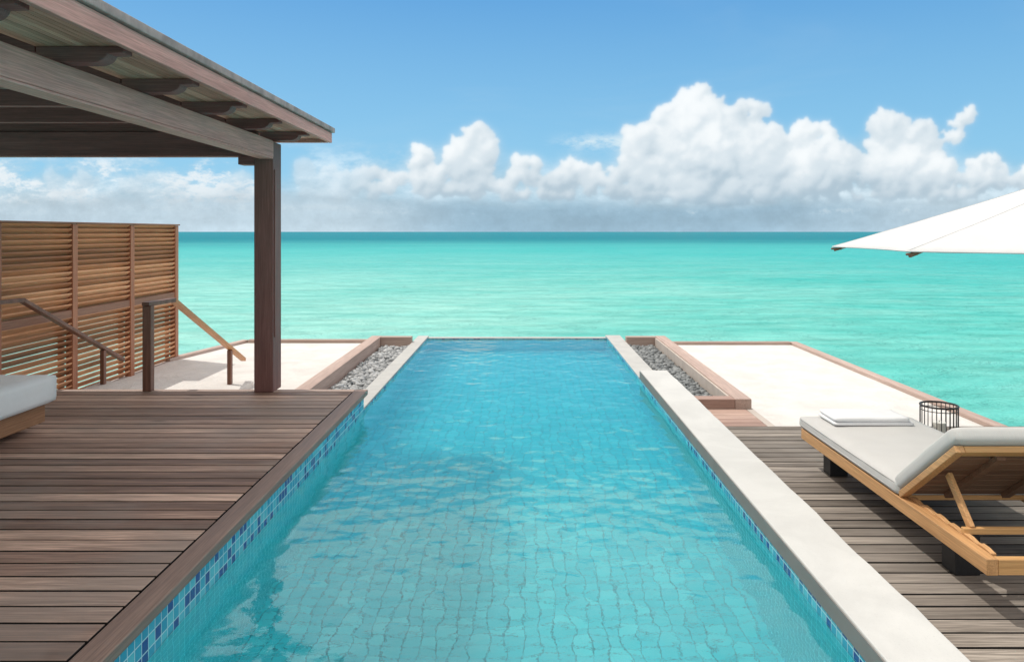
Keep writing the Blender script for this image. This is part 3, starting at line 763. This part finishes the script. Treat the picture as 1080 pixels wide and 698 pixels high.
for x0 in (lx0 + .046, lx1 - .068):         # notched racks inside the side rails
    pr = [(3.05, .20)]; y = 3.05
    while y < 3.62:
        pr += [(y, .241), (y + .04, .248), (y + .08, .249), (y + .092, .242)]; y += .11
    pr += [(3.66, .20)]
    mb = MB(); mb.prism(pr, 'X', x0, x0 + .022); obj('notched_rack', mb, M['teak_y'], lg, bevel=.002, seg=1)
# backrest: hinge at y 3.72, leaning towards the camera
HP, TP = Vector((0, 3.715, .262)), Vector((0, 3.235, .612))
bd = (TP - HP).normalized(); bn = Vector((0, bd.z, -bd.y)); bn = bn if bn.z > 0 else -bn
bk = thing_b = None
def bpt(x, s, t_): q = HP + bd * s + bn * t_; return Vector((x, q.y, q.z))
LB = (TP - HP).length
def bbox(x0, x1, s0, s1, t0, t1):
    m_ = MB(); m_.hexa([bpt(x0, s0, t0), bpt(x1, s0, t0), bpt(x1, s1, t0), bpt(x0, s1, t0), bpt(x0, s0, t1), bpt(x1, s0, t1), bpt(x1, s1, t1), bpt(x0, s1, t1)]); return m_
backrest = obj('backrest', bbox(lx0 + .002, lx0 + .042, 0, LB, -.03, 0), M['teak_y'], lg, bevel=.003)
obj('stile', bbox(lx1 - .042, lx1 - .002, 0, LB, -.03, 0), M['teak_y'], backrest, bevel=.003)
obj('top_rail', bbox(lx0 + .043, lx1 - .043, LB - .045, LB, -.029, -.001), M['teak_x'], backrest, bevel=.003)
mb = MB(); s = .02
while s < LB - .10:
    mb2 = bbox(lx0 + .043, lx1 - .043, s, s + .062, -.018, -.003); mb.hexa(mb2.v); s += .068
obj('back_slats', mb, M['slat_under'], backrest, bevel=.002, seg=1)
for x in (lx0 + .20, lx1 - .24): obj('batten', bbox(x, x + .035, .03, LB - .06, -.040, -.019), M['slat_under'], backrest)
mb = MB(); mb.box((lx0 + .046, 3.235, .242), (lx1 - .046, 3.262, .268)); obj('cross_bar', mb, M['teak_x'], lg, bevel=.004)
for x in (lx0 + .085, lx1 - .085):
    mb = MB(); mb.bar((x, 3.25, .262), (x, 3.425, .435), .02, .034, up=(0, .7, .7)); obj('strut', mb, M['teak_y'], lg, bevel=.003)
obj('seat_cushion', cushion(lx0 - .005, lx1 + .005, 3.70, 5.04, .242, .314, .022, .012, 14, 28, 4, 7), M['cushion'], lg, smooth=True)
def lean(p):   # p.y runs 0..LB along the back, p.z is the thickness
    return bpt(p.x, p.y, p.z)
obj('back_cushion', cushion(lx0 - .005, lx1 + .005, -.0, LB + .035, .003, .075, .022, .010, 14, 14, 4, 9, fn=lean), M['cushion'], lg, smooth=True)
mb = MB()
for zz in (.300, .262): 
    mb.tube([(lx0 - .004, 3.74, zz), (lx0 - .006, 4.3, zz + .001), (lx0 - .004, 5.0, zz)], .003, 6)
obj('piping', mb, M['piping'], lg, smooth=True)

# folded towel
def towel():
    bm = bmesh.new()
    for k, (x0, x1, y0, y1, z0, z1) in enumerate(((1.885, 2.37, 4.70, 4.97, .327, .350), (1.89, 2.345, 4.705, 4.965, .3505, .375))):
        c = cushion(x0, x1, y0, y1, z0, z1, .0115, .003, 18, 12, 2, 20 + k * 5)
        me = bpy.data.meshes.new('tmp'); c.to_mesh(me); c.free(); bm.from_mesh(me); bpy.data.meshes.remove(me)
    return bm
tag(obj('folded_towel', towel(), M['towel'], smooth=True, loc=(2.12, 4.85, .327)), 'white folded towel lying on the foot end of the lounger cushion', 'towel')

# lantern with candle
LC = Vector((2.97, 5.55, 0)); lr = .122; lh = .265
ln = thing('lantern', LC, 'round black wire lantern on the deck behind the lounger', 'lantern')
def ring(z, r, n=36): return [LC + Vector((math.cos(2 * math.pi * i / n) * r, math.sin(2 * math.pi * i / n) * r, z)) for i in range(n)]
mb = MB(); mb.tube(ring(lh, lr), .007, 8, True); mb.tube(ring(lh - .03, lr), .003, 6, True); obj('top_ring', mb, M['black'], ln, smooth=True)
mb = MB(); mb.tube([LC + Vector((0, 0, .0)), LC + Vector((0, 0, .014))], [lr, lr], 36); obj('base', mb, M['black'], ln)
mb = MB()
for i in range(26):
    a = 2 * math.pi * i / 26; p = LC + Vector((math.cos(a) * lr, math.sin(a) * lr, 0)); mb.tube([p + Vector((0, 0, .01)), p + Vector((0, 0, lh))], .0028, 6)
obj('wire_cage', mb, M['black'], ln, smooth=True)
cd = thing('candle', LC + Vector((0, 0, .0145)), 'white pillar candle standing inside the black wire lantern', 'candle')
mb = MB(); mb.tube([LC + Vector((0, 0, .015)), LC + Vector((0, 0, .145))], [.045, .045], 24); obj('wax', mb, M['wax'], cd, smooth=False)
mb = MB(); mb.tube([LC + Vector((0, 0, .145)), LC + Vector((.002, 0, .158))], .002, 6); obj('wick', mb, M['wick'], cd)

# ---------------------------------------------------------------- parasol
UC = Vector((3.735, 4.675, 0)); UR, UZ, UA = 1.75, 1.398, 1.986
um = thing('parasol', UC, 'white canvas parasol whose left part reaches into view above the right deck', 'parasol')
def canopy():
    bm = bmesh.new(); NR = 20; NS = 16; rows = []
    for side in (0, -.006):
        rows = []
        for r_ in range(NR + 1):
            f = r_ / NR; row = []
            for k in range(8 * NS):
                seg = k / NS; i = int(seg); u = seg - i
                a0, a1 = R(152 + 45 * i), R(152 + 45 * (i + 1))
                p = Vector((math.cos(a0), math.sin(a0), 0)).lerp(Vector((math.cos(a1), math.sin(a1), 0)), u) * UR * max(f, .012)
                sag = math.sin(math.pi * u)
                p *= 1 - .035 * sag * f ** 3
                z = UZ + (UA - UZ) * (1 - f) - .022 * sag * f * (1.3 - f) * 2 + .012 * f ** 6 * sag
                z += .006 * mn.noise(Vector((p.x * 3, p.y * 3, 2))) * f + .007 * f * sag * mn.noise(Vector((seg * 3.2, f * 1.1, 5))) - .03 * math.sin(math.pi * f) * .4
                row.append(bm.verts.new(UC + Vector((p.x, p.y, z + side))))
            rows.append(row)
        n = 8 * NS
        for r_ in range(NR):
            for k in range(n):
                q = [rows[r_][k], rows[r_][(k + 1) % n], rows[r_ + 1][(k + 1) % n], rows[r_ + 1][k]]
                bm.faces.new(q if side == 0 else q[::-1])
        if side == 0: outer = rows[-1]
        else:
            for k in range(n): bm.faces.new([outer[k], outer[(k + 1) % n], rows[-1][(k + 1) % n], rows[-1][k]])
    bmesh.ops.recalc_face_normals(bm, faces=bm.faces)
    return bm
cano = obj('canopy', canopy(), M['canopy'], um, smooth=True)
hub = UC + Vector((0, 0, UA - .05))
hm = [UC + Vector((math.cos(R(152 + 45 * i)), math.sin(R(152 + 45 * i)), 0)).lerp(Vector((math.cos(R(197 + 45 * i)), math.sin(R(197 + 45 * i)), 0)), u / 10) * UR * (1 - .035 * math.sin(math.pi * u / 10)) + Vector((0, 0, UZ - .003 - .0) ) for i in range(8) for u in range(10)]
for i in range(8):
    a = R(152 + 45 * i); d = Vector((math.cos(a), math.sin(a), 0)); pts = []
    for q in range(15):
        f = .05 + .945 * q / 14; pts.append(UC + d * (UR * f) + Vector((0, 0, UZ + (UA - UZ) * (1 - f) - .012 * math.sin(math.pi * f) + .006 * mn.noise(Vector((d.x * UR * f * 3, d.y * UR * f * 3, 2))) * f + .001)))
    mb = MB(); mb.tube(pts, .0012, 6); obj('seam', mb, M['canopy'], cano, smooth=True)
mb = MB(); mb.tube(hm, .0045, 6, True); obj('hem', mb, M['canopy'], cano, smooth=True)
for k in range(8):
    a = R(152 + 45 * k); tip = UC + Vector((math.cos(a) * UR * .995, math.sin(a) * UR * .995, UZ - .012))
    mb = MB(); mb.bar(hub + Vector((math.cos(a) * .05, math.sin(a) * .05, -.01)), tip + Vector((0, 0, -.014)), .018, .022); rb = obj('rib', mb, M['slat_under'], um, bevel=.002, seg=1)
    d = Vector((math.cos(a), math.sin(a), 0))
    mb = MB(); mb.tube([tip - d * .05 + Vector((0, 0, -.004)), tip + d * .018 + Vector((0, 0, -.006))], [.009, .007], 10); obj('rib_tip', mb, M['rail_dark'], rb, smooth=True)
mb = MB(); mb.tube([UC + Vector((0, 0, .05)), UC + Vector((0, 0, UA + .04))], .024, 20); obj('pole', mb, M['teak_y'], um, smooth=True)
mb = MB(); mb.box(UC + Vector((-.28, -.28, 0)), UC + Vector((.28, .28, .055))); obj('base', mb, M['coping'], um, bevel=.01)
mb = MB(); mb.tube([UC + Vector((0, 0, UA + .03)), UC + Vector((0, 0, UA + .09))], [.03, .012], 16); obj('finial', mb, M['teak_y'], um, smooth=True)
